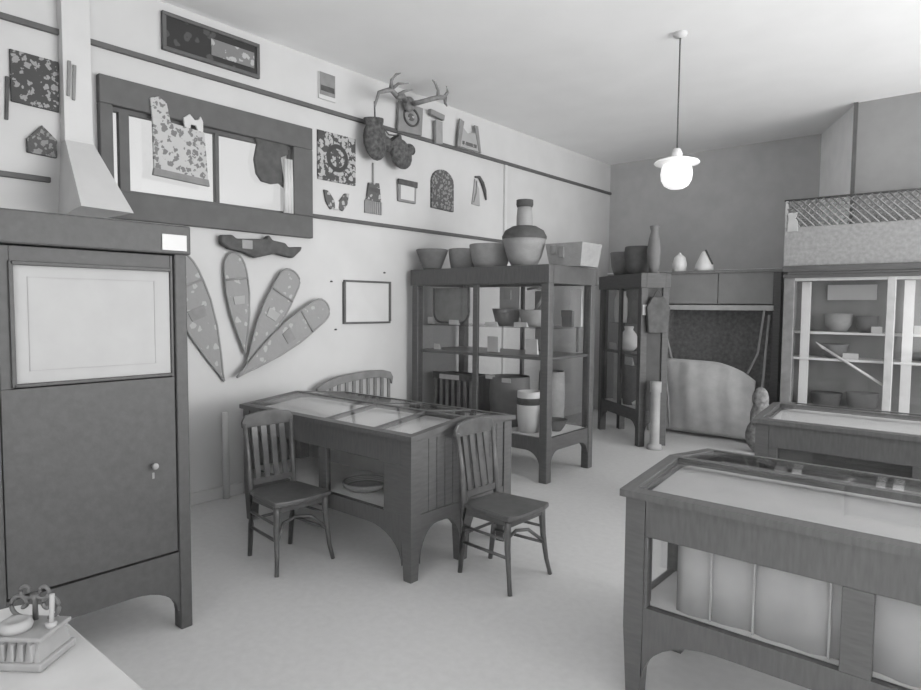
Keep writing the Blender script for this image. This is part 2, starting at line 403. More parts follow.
# below the window
t = thing('carved_boat', 'dark carved animal-shaped club hung under the window', 'carving', (WA+.02, 3.2, 2.13))
MB().prism([(-.40, .09), (-.30, .10), (-.26, .07), (-.12, .08), (.02, .09), (.05, .13), (.09, .085), (.22, .07), (.25, .035), (.40, .05), (.38, .01), (.30, -.06), (.12, -.03), (-.08, -.08), (-.20, -.04), (-.33, -.02), (-.40, .02)], 'x', 0, .07, .015).build('carved_body', M['dark'], t)
MB().box(.06, -.22, -.01, .078, -.12, .065, .004).build('pale_inlay', M['midgrey'], t)

def snowshoe(label, tip, tail, wid, mb_pat, x, square=False):
    ty, tz = tip; by, bz = tail
    L = math.hypot(ty-by, tz-bz); ang = math.atan2(ty-by, tz-bz)
    t = thing('snowshoe', label, 'snowshoe', (WA+x, by, bz), 0, 'snowshoes fanned out on the white wall')
    prof = [(0, .0), (.06, .10), (.2, .42), (.4, .8), (.6, 1.0), (.72, 1.0), (.82, .96)] + ([(.89, .86), (.94, .70), (.975, .48), (.994, .24), (1.0, .06)] if not square else [(.90, .93), (.945, .84), (.975, .66), (.993, .38), (1.0, .1)])
    def rot(u, v): return (u*math.cos(ang) + v*math.sin(ang), -u*math.sin(ang) + v*math.cos(ang))
    out = [(w_*wid/2, s_*L) for s_, w_ in prof] + [(-w_*wid/2, s_*L) for s_, w_ in prof[:0:-1]]
    pts = [rot(*p) for p in out]
    ctr = rot(0, .6*L)
    MB().prism(pts, 'x', .004, .014).build('webbing', M['snow'], t)
    MB().tube([(.012, p[0], p[1]) for p in pts + [pts[0]]], .010, 8).build('rim', M['rimwood'], t)
    cb = MB()
    for s_, w_ in ((.75, .97),):
        a = rot(-w_*wid/2, s_*L); b = rot(w_*wid/2, s_*L); cb.tube([(.02, *a), (.02, *b)], .01, 6)
    cb.build('crossbar', M['rimwood'], t)
    MB().prism([rot(u*wid, s_*L) for u, s_ in ((-.22, .50), (.22, .50), (.26, .58), (-.26, .58))], 'x', .013, .022).build('toe_patch', M['paper'] if mb_pat else M['grey'], t)
    return t
snowshoe('broad grey snowshoe half hidden behind the dark cupboard edge', (2.42, 2.06), (2.84, 1.0), .30, False, .01)
snowshoe('upright grey snowshoe pointing at the carved club', (2.93, 2.08), (3.03, 1.22), .21, True, .03)
snowshoe('grey snowshoe tilted to the right, in middle of the fan', (3.52, 1.95), (3.02, 1.10), .24, True, .05, True)
snowshoe('lowest grey snowshoe leaning far right in the fan', (3.88, 1.65), (2.92, 1.03), .24, False, .075, True)

t = thing('framed_certificate', 'pale certificate in thin dark frame between snowshoes and glass case', 'picture', (WA+.001, 4.45, 1.68))
fr = MB()
for a in ((-.32, -.22, .31, -.20), (-.31, .20, .32, .22), (-.32, -.2, -.295, .2), (.295, -.2, .32, .2)): fr.box(0, a[0], a[1], .03, a[2], a[3], .003)
fr.build('picture_frame', M['rail'], t)
MB().box(.002, -.30, -.205, .015, .30, .205).build('paper', M['card'], t)
for k, (y, z) in enumerate(((3.99, 1.87), (4.69, 1.985), (4.04, 1.40))):
    tag(MB().lathe([(0, 0), (.014, .002), (.012, .012), (0, .018)], n=10).build('wall_pin', M['dark'], None, (WA+.01, y, z)),
        ('dark pin in the wall left of the certificate top', 'dark pin in the wall above the certificate', 'dark pin in the wall below the certificate')[k], 'pin', 'pins round the certificate')

for k, y in enumerate((2.83, 3.03)):
    t = MB().tube([(0, 0, .001), (0, 0, .74)], .028, 12)
    tag(t.build('wall_pipe', M['base'], None, (WA+.05, y, 0)), ('white pipe at foot of wall, nearer the dark cupboard', 'white pipe at foot of wall, nearer the display table')[k], 'pipe', 'short white pipes low on wall')

# ------------------------------------------------------------------ dark cupboard at left (front faces the room)
def arch_rail(L, zt, zm, zb, leg, n=8, span=.2):
    """rail with rounded brackets coming down to the legs: outline in (s, z)"""
    a = min(span, L/2-leg)
    p = [(0, zt), (0, zb), (leg, zb)]
    p += [(leg+a*(1-math.cos(q)), zb+(zm-zb)*math.sin(q)) for q in [PI/2*i/n for i in range(1, n+1)]]
    p += [(L-leg-a*(1-math.cos(q)), zb+(zm-zb)*math.sin(q)) for q in [PI/2*i/n for i in range(n, 0, -1)]]
    p += [(L-leg, zb), (L, zb), (L, zt)]
    return p

t = thing('dark_cupboard', 'tall dark wooden cupboard with white-papered door at left edge', 'cupboard', (-3.12, .70, 0), PI/2)
W, D, H = .87, .85, 2.03
for x, x2_ in ((0, .075), (W-.06, W)):
    for y in (0, D-.075): MB().box(x, y, 0, x2_, y+.075, H-.12, .006).build('leg_post', M['cupboard'], t)
MB().box(-.015, -.02, H-.14, W+.015, D, H, .008).build('cornice', M['cupboard'], t)
MB().prism(arch_rail(W-.135, .40, .24, .10, .01, span=.22), 'y', .01, .05).build('arched_rail', M['cupboard'], t).location = (.075, 0, 0)
MB().box(.02, .05, .38, W-.02, D-.02, .42).build('bottom_board', M['cupboard'], t)
for x in (.015, W-.04): MB().box(x, .06, .40, x+.025, D-.06, H-.12).build('side_panel', M['cupboard'], t)
MB().box(.06, D-.04, .40, W-.06, D-.02, H-.12).build('back_panel', M['cupboard'], t)
dr = MB()
dr.box(.08, .012, .41, W-.064, .045, 1.29, .003).box(.08, .012, 1.29, .125, .045, 1.885, .003).box(W-.078, .012, 1.29, W-.064, .045, 1.885, .003).box(.125, .012, 1.815, W-.078, .045, 1.885, .003)
dr = dr.build('door', M['cupboard'], t)
mo = MB()
mo.box(.125, .0, 1.805, W-.078, .02, 1.822, .003).box(.125, .0, 1.295, W-.078, .02, 1.31, .003).box(.12, .0, 1.295, .137, .02, 1.822, .003)
mo.build('moulding', M['cupboard'], dr)
pa = MB().box(.13, .022, 1.305, W-.079, .032, 1.815).build('white_paper', M['paper'], dr)
bl = MB()
for a in ((.19, 1.36, .72, 1.3635), (.19, 1.755, .72, 1.7585), (.19, 1.36, .1935, 1.7585), (.7165, 1.36, .72, 1.7585)): bl.box(a[0], .0195, a[1], a[2], .0225, a[3])
kb = MB().ell((.69, -.015, .865), (.016, .014, .016), 12).tube([(.69, .012, .865), (.69, -.01, .865)], .008, 8).build('knob', M['midgrey'], dr)
MB().box(.684, .009, .80, .696, .0125, .83, .002).build('keyhole_plate', M['grey'], dr)
bl.build('border_line', M['ink'], dr)
tag(MB().box(0, -.06, -.038, .006, .06, .038, .001).build('label_card', M['card'], None, (-3.099, 1.5, 1.945)), 'blank white card pinned at upper right corner of the dark cupboard', 'card')

# ------------------------------------------------------------------ glass cases
def tall_case(name, label, loc, rz, W, D, H, shelf_z, back=None, solid_end=False, wood='wood', woodx='woodx'):
    t = thing(name, label, 'display case', loc, rz, 'tall glass display cases')
    p = .085; gz0, gz1 = .42, H-.17
    for x in (0, W-p):
        for y in (0, D-p): MB().box(x, y, 0, x+p, y+p, H-.1, .006).build('leg_post', M[wood], t)
    c = MB(); c.box(-.012, -.015, gz1, W+.012, .06, H, .006).box(-.012, D-.06, gz1, W+.012, D+.012, H, .006)
    c.box(-.012, .06, gz1, .06, D-.06, H).box(W-.06, .06, gz1, W+.012, D-.06, H)
    c.build('cornice', M[woodx], t)
    MB().box(.055, .055, H-.012, W-.055, D-.055, H-.002).build('top_pane', M['glass'], t)
    f = MB().prism(arch_rail(W-2*p, .42, .29, .14, .0, span=.16), 'y', .01, .05); f.build('arched_rail', M[woodx], t).location = (p, 0, 0)
    f = MB().prism(arch_rail(W-2*p, .42, .29, .14, .0, span=.16), 'y', D-.05, D-.01); f.build('arched_rail', M[woodx], t).location = (p, 0, 0)
    for x in (.01, W-.05):
        f = MB().prism(arch_rail(D-2*p, .42, .29, .14, .0, span=.14), 'x', x, x+.04); f.build('arched_rail', M[wood], t).location = (0, p, 0)
    MB().box(.04, .04, .395, W-.04, D-.04, .42).build('case_floor', M['lining'], t)
    MB().box(W/2-.03, .01, gz0, W/2+.03, .045, gz1, .004).build('mullion', M[wood], t)
    MB().box(W/2-.02, D-.045, gz0, W/2+.02, D-.01, gz1, .004).build('mullion', M[wood], t)
    for i, z in enumerate(shelf_z):
        if i == 0: MB().box(.03, .05, z-.028, W-.03, D-.05, z, .003).build('shelf', M[wood], t)
        else: MB().box(.03, .14, z-.012, W-.03, D-.13, z).build('shelf', M['glass'], t)
    MB().box(p, .024, gz0, W/2-.03, .029, gz1).build('front_pane', M['glass'], t)
    MB().box(W/2+.03, .024, gz0, W-p, .029, gz1).build('front_pane', M['glass'], t)
    MB().box(.026, p, gz0, .031, D-p, gz1).build('side_pane', M['glass'], t)
    if solid_end: MB().box(W-.04, p, gz0, W-.02, D-p, gz1).build('end_board', M['endwood'], t)
    else: MB().box(W-.031, p, gz0, W-.026, D-p, gz1).build('side_pane', M['glass'], t)
    MB().box(p, D-.03, gz0, W/2-.02, D-.025, gz1).build('back_pane', M[back] if back else M['glass'], t)
    MB().box(W/2+.02, D-.03, gz0, W-p, D-.025, gz1).build('back_pane', M['glass'], t)
    return t

C1 = (-4.95, 5.013)
tall_case('tall_display_case', 'large dark-framed glass case with baskets lined up on its top', (*C1, 0), 0, 1.75, .87, 2.035, (1.175, 1.45))
R2 = math.radians(-37.6); W2 = 1.15
O2 = (-3.27-W2*math.cos(R2), 7.11-W2*math.sin(R2))
tall_case('tall_display_case', 'tall dark glass case set at an angle behind the large glass case', (*O2, 0), R2, W2, .36, 2.05, (1.09, 1.45), back='grey', solid_end=True, wood='casewood', woodx='casewood')

def in1(x, y, z): return (C1[0]+x, C1[1]+y, z)
def in2(x, y, z): return (O2[0]+x*math.cos(R2)-y*math.sin(R2), O2[1]+x*math.sin(R2)+y*math.cos(R2), z)
def card(label, where, p, w_, h, rz=0, mat='card'):
    """folded card standing on a shelf: front leaf and a back foot"""
    mb = MB().box(-w_/2, 0, 0, w_/2, .004, h).hexa([(-w_/2, .004, 0), (w_/2, .004, 0), (w_/2, .035, 0), (-w_/2, .035, 0), (-w_/2, .004, h), (w_/2, .004, h), (w_/2, .006, h), (-w_/2, .006, h)])
    return tag(mb.build('label_card', M[mat], None, where(*p), rz), label, 'card', 'white cards in the glass cases')

def bowl(name, label, cat, loc, prof, mat, n=28, sx=1, sy=1, group=None):
    """hollow vessel: outer profile (r, z) from the foot to the rim, wall 12 mm"""
    inner = [(max(r-.012, .003), z+(.014 if i == 0 else 0)) for i, (r, z) in enumerate(prof)]
    pr = [(0, prof[0][1])] + prof + [(prof[-1][0]-.006, prof[-1][1]+.006)] + inner[::-1] + [(0, inner[0][1])]
    return tag(MB().lathe(pr, n=n, sx=sx, sy=sy).build(name, mat, None, loc), label, cat, group)

# --- what stands in the large case
F1, S1, U1 = .4205, 1.1755, 1.4505
t = thing('hide_shield', 'big grey rounded hide panel with dark rim in upper left of glass case', 'hide', in1(.345, .25, U1+.012))
sh = [(-.25, .38)] + [(-.13+.12*math.cos(a), .12+.115*math.sin(a)) for a in [PI+PI/2*i/6 for i in range(7)]] + [(.13+.12*math.cos(a), .12+.115*math.sin(a)) for a in [1.5*PI+PI/2*i/6 for i in range(7)]] + [(.25, .38)]
MB().prism(sh, 'y', 0, .03, .006).build('hide_panel', M['grey'], t)
MB().tube([(x, -.002, z) for x, z in sh], .012, 6).build('rim', M['dark'], t)
card('white card at far left beside the grey hide panel', in1, (.085, .20, U1+.0), .075, .075)
card('wide white card in front of the grey hide panel', in1, (.46, .16, U1), .13, .05)
card('low white card standing at left on the middle shelf of glass case', in1, (.20, .18, S1), .08, .06)
t = thing('wooden_crate', 'dark slatted crate low in left half of the glass case', 'crate', in1(.38, .25, F1))
cr = MB()
for k in range(7): cr.box(-.28+.085*k, 0, .03, -.24+.085*k, .02, .44, .003)
cr.build('front_slats', M['midwood'], t)
MB().box(-.3, 0, .42, .3, .025, .50, .004).box(-.3, 0, 0, .3, .025, .05, .004).box(-.3, .025, .0, -.27, .32, .48).box(.27, .025, 0, .3, .32, .48).box(-.27, .3, 0, .27, .32, .48).box(-.27, .03, .0, .27, .3, .03).build('crate_body', M['wood'], t)
tag(MB().box(-.14, 0, 0, .14, .006, .05).build('label_card', M['card'], None, in1(.33, .24, F1+.43)), 'white card on the front of dark slatted crate', 'card', 'white cards in the glass cases')
card('tall pale sheet at upper left of the right half of case', in1, (.92, .53, U1), .26, .40, 0, 'paper')
tag(MB().box(-.045, 0, 0, .045, .012, .10).build('label_card', M['ink'], None, in1(.90, .516, U1+.27)), 'small grey picture fixed on the tall pale sheet', 'picture')
t = thing('carved_post', 'narrow upright dark carved stick in right half of case', 'carving', in1(1.13, .765, S1))
MB().box(-.038, 0, .0, .038, .05, .27, .008).box(-.03, .005, .27, .03, .045, .40).box(-.045, -.005, .40, .045, .05, .64, .01).build('post', M['midwood'], t)
MB().box(-.06, -.01, -.0, .06, .06, .02, .003).build('foot', M['wood'], t)
bowl('wide_basket', 'wide shallow grey basket on the upper shelf of case', 'basket', in1(1.05, .31, U1), [(.09, 0), (.12, .05), (.14, .13), (.15, .17)], M['basket_mid'])
bowl('wide_basket', 'second shallow grey basket, next to the case corner post', 'basket', in1(1.36, .32, U1), [(.08, 0), (.11, .05), (.13, .11), (.14, .16)], M['basket'])
card('white card in front of the wide shallow basket', in1, (1.03, .07, U1), .15, .045)
card('white card in front of the basket beside corner post', in1, (1.33, .15, U1), .15, .045)
t = thing('bent_horn', 'dark hooked horn hung high in right corner of the case', 'horn', in1(1.42, .28, 1.62))
MB().tube([(-.1, 0, .20), (.0, 0, .215), (.09, 0, .19), (.07, 0, .1), (.0, 0, .0), (-.02, 0, -.0)], [.012, .016, .02, .022, .012, .006], 8).build('horn', M['midwood'], t)
card('small white sheet on middle shelf beside the carved stick', in1, (.88, .3, S1), .14, .16)
card('second white sheet on middle shelf, right of carved stick', in1, (1.36, .3, S1), .14, .15)
bowl('storage_basket', 'large dark grey basket low in right half of case', 'basket', in1(1.02, .42, F1), [(.17, 0), (.20, .1), (.215, .3), (.205, .50)], M['basket_mid'])
bowl('storage_basket', 'large grey basket low in case behind the corner post', 'basket', in1(1.38, .66, F1), [(.11, 0), (.13, .1), (.14, .3), (.13, .56)], M['basket'])
card('white card hung before the large dark grey basket', in1, (.86, .17, .89), .12, .035).location.z = F1
tag(MB().box(-.06, 0, 0, .06, .005, .04).build('label_card', M['card'], None, in1(.9, .235, .9)), 'white card on upper part of the large dark basket', 'card', 'white cards in the glass cases')
tag(MB().box(-.055, 0, 0, .055, .005, .045).build('label_card', M['card'], None, in1(1.12, .215, .88)), 'white card between dark basket and the white vessel', 'card', 'white cards in the glass cases')
t = thing('white_vessel', 'white pail with dark band low in right corner of the case', 'vessel', in1(1.40, .22, F1))
MB().lathe([(0, 0), (.10, 0), (.115, .12), (.12, .26), (.115, .4), (.108, .4), (.10, .02), (0, .015)], n=24).build('pail_body', M['cream'], t)
MB().lathe([(.117, .27), (.124, .275), (.122, .335), (.114, .34)], n=24).build('dark_band', M['dark'], t)
# seen through the right end
t = thing('paddle', 'dark upright paddle seen through right end of the large case', 'paddle', in1(1.60, .775, S1))
MB().box(-.012, 0, .01, .012, .02, .42, .003).build('shaft', M['midwood'], t)
MB().prism([(-.035, .36), (.035, .36), (.045, .50), (.03, .64), (-.03, .64), (-.045, .5)], 'y', 0, .02, .004).build('blade', M['midwood'], t)
card('white sheet high at the right end of the large case', in1, (1.60, .74, U1), .13, .38)
t = thing('dark_pouch', 'dark square pouch at right end of the large case', 'pouch', in1(1.64, .5, U1))
MB().box(-.06, 0, 0, .06, .05, .16, .012).build('pouch_body', M['dark'], t); MB().box(-.062, -.006, .10, .062, .0, .165, .003).build('flap', M['wood'], t)
bowl('low_bowl', 'low dark bowl on the floor at right end of case', 'bowl', in1(1.575, .44, F1), [(.05, 0), (.08, .04), (.115, .11)], M['basket_dark'])
t = thing('doll', 'small pale figure leaning in lower right end of case', 'figure', in1(1.60, .22, F1))
MB().lathe([(0, 0), (.06, 0), (.05, .15), (.03, .28), (0, .30)], n=16).build('skirt', M['hide'], t)
MB().ell((0, 0, .33), (.03, .03, .04), 12).build('head', M['cream'], t)

# --- what stands in the angled case
T2 = (1.0905, 1.4505)
bowl('white_jug', 'round white jug on the middle shelf of angled case', 'jug', in2(.48, .19, T2[0]), [(.06, 0), (.11, .06), (.125, .14), (.09, .22), (.05, .27), (.06, .31)], M['cream'])
bowl('white_bottle', 'slim white bottle high in the angled case, left', 'bottle', in2(.12, .2, T2[1]), [(.035, 0), (.045, .12), (.045, .3), (.02, .36), (.02, .42)], M['cream'], 16)
bowl('white_bottle', 'slim white bottle high in the angled case, right of another', 'bottle', in2(.32, .2, T2[1]), [(.03, 0), (.04, .1), (.04, .3), (.018, .35), (.018, .40)], M['cream'], 16)
card('white card on middle shelf left of the white jug', in2, (.15, .12, T2[0]), .18, .09, R2)
card('white box-like card low in the angled case', in2, (.62, .12, .93), .2, .10, R2).location.z = .925
bowl('storage_basket', 'dark round basket on the floor of angled case', 'basket', in2(.58, .19, F1), [(.10, 0), (.115, .12), (.12, .3), (.11, .50)], M['basket_dark'])
t = thing('walrus_tusk', 'curved white tusk standing beside the dark basket in angled case', 'tusk', in2(.88, .15, F1))
MB().tube([(-.08, 0, .036), (-.02, 0, .08), (.03, 0, .2), (.04, 0, .34)], [.03, .028, .02, .005], 10).build('tusk', M['cream'], t)
tag(MB().tube([(0, 0, 0), (0, 0, .64)], .045, 14).build('pale_roll', M['palewood'], None, in2(.17, .19, F1)), 'pale upright roll in lower left of the angled case', 'roll')
bowl('clay_pot', 'grey clay pot high in right part of angled case', 'pot', in2(.75, .19, T2[1]), [(.07, 0), (.115, .1), (.12, .2), (.08, .30)], M['basket_mid'])
tag(MB().box(0, -.035, -.06, .006, .035, .06, .001).build('label_card', M['card'], None, in2(W2+.004, .05, 1.62), R2), 'white tag on the right end of the angled case', 'card', 'white cards in the glass cases')
t = thing('hanging_bag', 'dark bag hung on the right end of the angled case', 'bag', in2(W2+.016, .19, 1.35), R2)
MB().prism([(-.12, 0), (.12, 0), (.15, .3), (.08, .42), (-.08, .42), (-.15, .3)], 'x', 0, .05, .012).build('bag_body', M['dark'], t)
MB().tube([(.02, -.06, .41), (.02, 0, .52), (.02, .06, .41)], .008, 6).build('strap', M['dark'], t)

# --- on top of the large case
TOP = 2.0305+.005
bowl('open_basket', 'small flaring grey bowl at left end of the case top', 'bowl', (-4.80, 5.17, TOP), [(.09, 0), (.105, .03), (.155, .16), (.175, .215)], M['basket_mid'])
t = thing('lidded_basket', 'grey basket with side lug, second along the case top', 'basket', (-4.585, 5.44, TOP))
MB().lathe([(0, 0), (.13, 0), (.15, .10), (.165, .23), (.155, .235), (.145, .20), (.13, .015), (0, .012)]).build('basket_body', M['basket'], t)
MB().tube([(.155, 0, .19), (.185, 0, .16), (.185, 0, .06), (.145, 0, .03)], .012, 8).build('handle', M['basket_dark'], t)
bowl('wide_basket', 'broad pale grey basket in middle of the case top', 'basket', (-4.125, 5.33, TOP), [(.16, 0), (.19, .08), (.215, .2), (.22, .245)], M['basket'])
t = thing('domed_basket', 'large pale basket with dark domed rim on the case top', 'basket', (-3.68, 5.30, TOP))
MB().lathe([(0, 0), (.12, 0), (.17, .1), (.205, .22), (.215, .29), (.20, .29), (0, .28)]).build('basket_body', M['basket'], t)
MB().lathe([(.218, .275), (.222, .30), (.19, .36), (.12, .40), (0, .41)]).build('dark_lid', M['basket_dark'], t)
t = thing('capped_jar', 'tall slender pale jar with dark cap behind the domed basket', 'jar', (-3.93, 5.66, TOP))
MB().lathe([(0, 0), (.07, 0), (.085, .05), (.085, .55), (.075, .66), (0, .66)], n=20).build('jar_body', M['basket_pale'], t)
MB().lathe([(0, .655), (.08, .655), (.09, .68), (.088, .73), (0, .745)], n=20).build('cap', M['dark'], t)
t = thing('square_basket', 'pale square basket with dark notches at right end of the case top', 'basket', (-3.245, 5.52, TOP))
MB().hexa([(-.17, -.17, 0), (.17, -.17, 0), (.17, .17, 0), (-.17, .17, 0), (-.21, -.19, .22), (.2, -.19, .22), (.2, .19, .22), (-.21, .19, .22)]).build('basket_body', M['basket'], t)
MB().box(-.15, -.20, .12, -.09, -.17, .20, .004).box(-.05, -.20, .08, .0, -.17, .19, .004).build('dark_notch', M['grey'], t)

# --- on top of the angled case
TOP2 = 2.05
bowl('dark_basket', 'dark basket with slanted rim on left of the angled case top', 'basket', in2(.30, .19, TOP2), [(.12, 0), (.16, .12), (.18, .30)], M['basket_mid'])
bowl('dark_basket', 'dark squat basket on the angled case top, next to grey urn', 'basket', in2(.70, .19, TOP2), [(.13, 0), (.16, .10), (.18, .26), (.17, .34)], M['basket_dark'])
bowl('tall_urn', 'dim grey tall vase at right of the angled case top', 'vase', in2(1.01, .22, TOP2), [(.05, 0), (.07, .12), (.08, .28), (.06, .42), (.04, .50), (.055, .56)], M['urn'])
t = thing('white_pot', 'small white dome-shaped pot on the grey booth top, nearer angled case', 'pot', (-3.38, 8.5, 2.131))
MB().lathe([(0, 0), (.09, 0), (.095, .1), (.07, .19), (.02, .23), (0, .235)], n=20).build('pot_body', M['cream'], t); MB().ell((0, 0, .24), (.018, .018, .016), 10).build('lid_knob', M['cream'], t)
t = thing('white_cone', 'small white cone with dark edge on the grey booth top', 'pot', (-3.06, 8.52, 2.131))
MB().lathe([(0, 0), (.12, 0), (.11, .08), (.03, .25), (0, .26)], n=20).build('cone_body', M['cream'], t); MB().tube([(.115, -.02, .08), (.06, -.03, .20), (.02, -.02, .27)], .012, 6).build('dark_edge', M['dark'], t)

# ------------------------------------------------------------------ grey booth with the hide
t = thing('open_booth', 'grey open-fronted booth with dark back against the far wall', 'booth', (-2.84, 8.4, 0))
MB().box(-.75, .02, 1.70, -.005, .05, 2.12, .004).build('pelmet_board', M['pelmet'], t)
MB().box(.005, .02, 1.70, .75, .05, 2.12, .004).build('pelmet_board', M['pelmet'], t)
MB().box(-.78, 0, 2.09, .78, .55, 2.13, .005).build('top_board', M['midwood'], t)
MB().box(-.72, -.02, 1.62, .68, .03, 1.685, .005).build('pale_rail', M['palewood'], t)
for x in (-.77, .66): MB().box(x, 0, 0, x+.09, .08, 2.09, .005).build('upright', M['wood'], t)
MB().box(-.74, .40, 0, .74, .44, 2.09).build('back_board', M['darkback'], t)
for x in (-.75, .72): MB().box(x, .08, 0, x+.03, .40, 2.09).build('side_board', M['darkback'], t)

# hide hung by cords from the rail
t = thing('hanging_hide', 'large pale hide with rounded upper right corner hung in the booth', 'hide', (-2.84, 8.22, 0))
bm = bmesh.new(); NX, NZ = 26, 18; gr = []
for i in range(NX+1):
    u = i/NX; x = -.64+1.19*u
    zt = .99 - .02*u - max(0, u-.45)**2.6*.95
    row = []
    for k in range(NZ+1):
        v = k/NZ; z = .04+(zt-.04)*v
        y = .014*math.sin(u*11+v*1.5)*(1-v*.6) + .007*math.sin(u*29+v*2) - .10*math.sin(v*PI)*math.sin(u*PI)
        row.append(bm.verts.new((x+.03*(1-v)*(1-2*u), y, z)))
    gr.append(row)
for i in range(NX):
    for k in range(NZ): bm.faces.new((gr[i][k], gr[i+1][k], gr[i+1][k+1], gr[i][k+1])).smooth = True
mb = MB(); mb.bm.free(); mb.bm = bm
hd = mb.build('hide_sheet', M['hide'], t)
md = hd.modifiers.new('thick', 'SOLIDIFY'); md.thickness = .012
MB().tube([(-.64, .07, 1.63), (-.60, .04, 1.3), (-.50, .0, .985)], .014, 8).build('cord', M['cord'], t)
MB().tube([(-.64, -.05, 1.63), (-.60, -.10, 1.2), (-.48, -.13, .5), (-.46, -.12, .1)], .011, 8).build('cord', M['cord'], t)
MB().tube([(.60, .07, 1.63), (.55, .04, 1.1), (.45, .0, .85)], .014, 8).build('cord', M['cord'], t)
for k, (a, b, lb) in enumerate((((-.74, -.30, 0), (-.74, -.05, 1.58), 'pale thin pole left of the hide, leaning against the booth rail'),
                                ((.62, -.30, 0), (.64, -.05, 1.55), 'pale thin pole right of the hide, leaning against the booth rail'))):
    tag(MB().tube([(0, 0, 0), (b[0]-a[0], b[1]-a[1], b[2])], [.018, .014], 8).build('lodge_pole', M['cord'], None, (-2.84+a[0], 8.4+a[1], .018)), lb, 'pole', 'poles leaning on the booth')
tag(MB().lathe([(0, 0), (.09, 0), (.085, .05), (.055, .06), (.055, .66), (.065, .67), (.065, .79), (0, .795)], n=20).build('pale_column', M['column'], None, (-3.08, 7.14, 0)),
    'slim pale column stand on floor beside the angled case', 'stand')
tag(MB().ell((0, 0, .20), (.15, .12, .20), 18).ell((.02, -.02, .42), (.12, .10, .20), 14).ell((.0, .0, .62), (.09, .08, .14), 14).build('fur_bundle', M['tuft'], None, (-2.10, 7.75, 0)), 'shaggy grey bundle standing at right foot of the hide', 'bundle')

# ------------------------------------------------------------------ wall case at right, with net and mat above it
t = thing('wall_case', 'wide glazed wall case below the woven mat at right', 'display case', (-1.95, 7.95, 0))
L = 2.6; D = .5; H = 2.12
MB().box(0, 0, 0, .11, .05, 1.99, .005).build('stile', M['midwood'], t)
MB().box(.985, -.005, .52, 1.06, .05, 1.985, .005).build('stile', M['palewood'], t)
MB().box(1.96, -.005, .52, 2.04, .05, 1.985, .005).build('stile', M['palewood'], t)
MB().box(L-.09, 0, 0, L, .05, 1.99, .005).build('stile', M['midwood'], t)
c = MB(); c.box(-.01, -.02, 1.99, L, .3, 2.03, .004).box(.04, -.035, 2.03, L, .3, 2.055, .004).box(-.01, -.05, 2.055, L, D, 2.12, .006)
c.build('cornice', M['wood'], t)
for z0, z1 in ((1.955, 1.99), (.45, .52)): MB().box(.11, 0, z0, L-.09, .05, z1, .003).build('door_rail', M['palewood'], t)
MB().box(.03, .01, 0, L-.03, .05, .45).build('base_panel', M['midwood'], t)
MB().box(.0, .05, 0, .03, D, 1.99).build('side_board', M['palewood'], t)
MB().box(L-.03, .05, 0, L, D, 1.99).build('side_board', M['palewood'], t)
MB().box(.03, D-.03, .45, L-.03, D-.01, 1.99).build('back_board', M['pelmet'], t)
MB().box(.03, .05, .50, L-.03, D-.03, .53).build('case_floor', M['palewood'], t)
for z, y0 in ((1.39, .2), (1.10, .10)): MB().box(.03, y0, z-.025, L-.03, D-.03, z, .003).build('shelf', M['cream'], t)
for a, b in ((.11, .985), (1.06, 1.96), (2.04, L-.09)): MB().box(a, .02, .52, b, .025, 1.955).build('door_pane', M['glass'], t)
for x in (.16, 1.12): MB().box(x, .12, .53, x+.09, .16, 1.95, .003).build('inner_post', M['cream'], t)
def inw(x, y, z): return (-1.95+x, 7.95+y, z)
def wcard(label, p, w_, h):
    return card(label, inw, p, w_, h)
tag(MB().box(-.24, 0, 0, .24, .01, .17).build('notice_board', M['card'], None, inw(.60, .43, 1.75)), 'long white board at top of the wall case back', 'board')
wcard('white card at right end of upper shelf in the wall case', (.88, .22, 1.3905), .10, .07)
wcard('white card standing on the lower shelf beside the spear', (.66, .14, 1.1005), .15, .065)
t = thing('spear', 'pale spear lying aslant inside the wall case', 'spear', inw(.42, .075, 1.21))
MB().tube([(0, 0, 0), (.56, 0, -.36)], .014, 8).build('shaft', M['cream'], t)
MB().prism([(-.015, -.01), (-.09, .07), (.012, .012)], 'y', -.008, .008).build('spearhead', M['cream'], t)
for k, (x, r, h, mt, lb) in enumerate(((.42, .16, .17, 'basket_dark', 'dark low bark tray at left on wall case floor'), (.77, .16, .20, 'basket_mid', 'dark bark tray at right on wall case floor'))):
    bowl('bark_tray', lb, 'tray', inw(x, .27, .5305), [(r*.7, 0), (r*.9, h*.3), (r, h)], M[mt], 24, 1, .8)
bowl('grey_bowl', 'grey bowl on the lower shelf behind the spear', 'bowl', inw(.48, .28, 1.1005), [(.07, 0), (.12, .06), (.14, .15)], M['basket_mid'])
bowl('grey_bowl', 'grey bowl on upper shelf under the white board', 'bowl', inw(.50, .32, 1.3905), [(.08, 0), (.13, .08), (.14, .2)], M['basket'])
bowl('grey_bowl', 'second grey bowl on upper shelf, beside the white card', 'bowl', inw(.77, .34, 1.3905), [(.06, 0), (.1, .07), (.11, .18)], M['basket_mid'])
wcard('white card on the upper shelf behind the second door', (1.27, .22, 1.3905), .12, .09)
bowl('grey_bowl', 'grey bowl on lower shelf behind the second door', 'bowl', inw(1.42, .28, 1.1005), [(.07, 0), (.12, .06), (.14, .15)], M['basket_mid'])

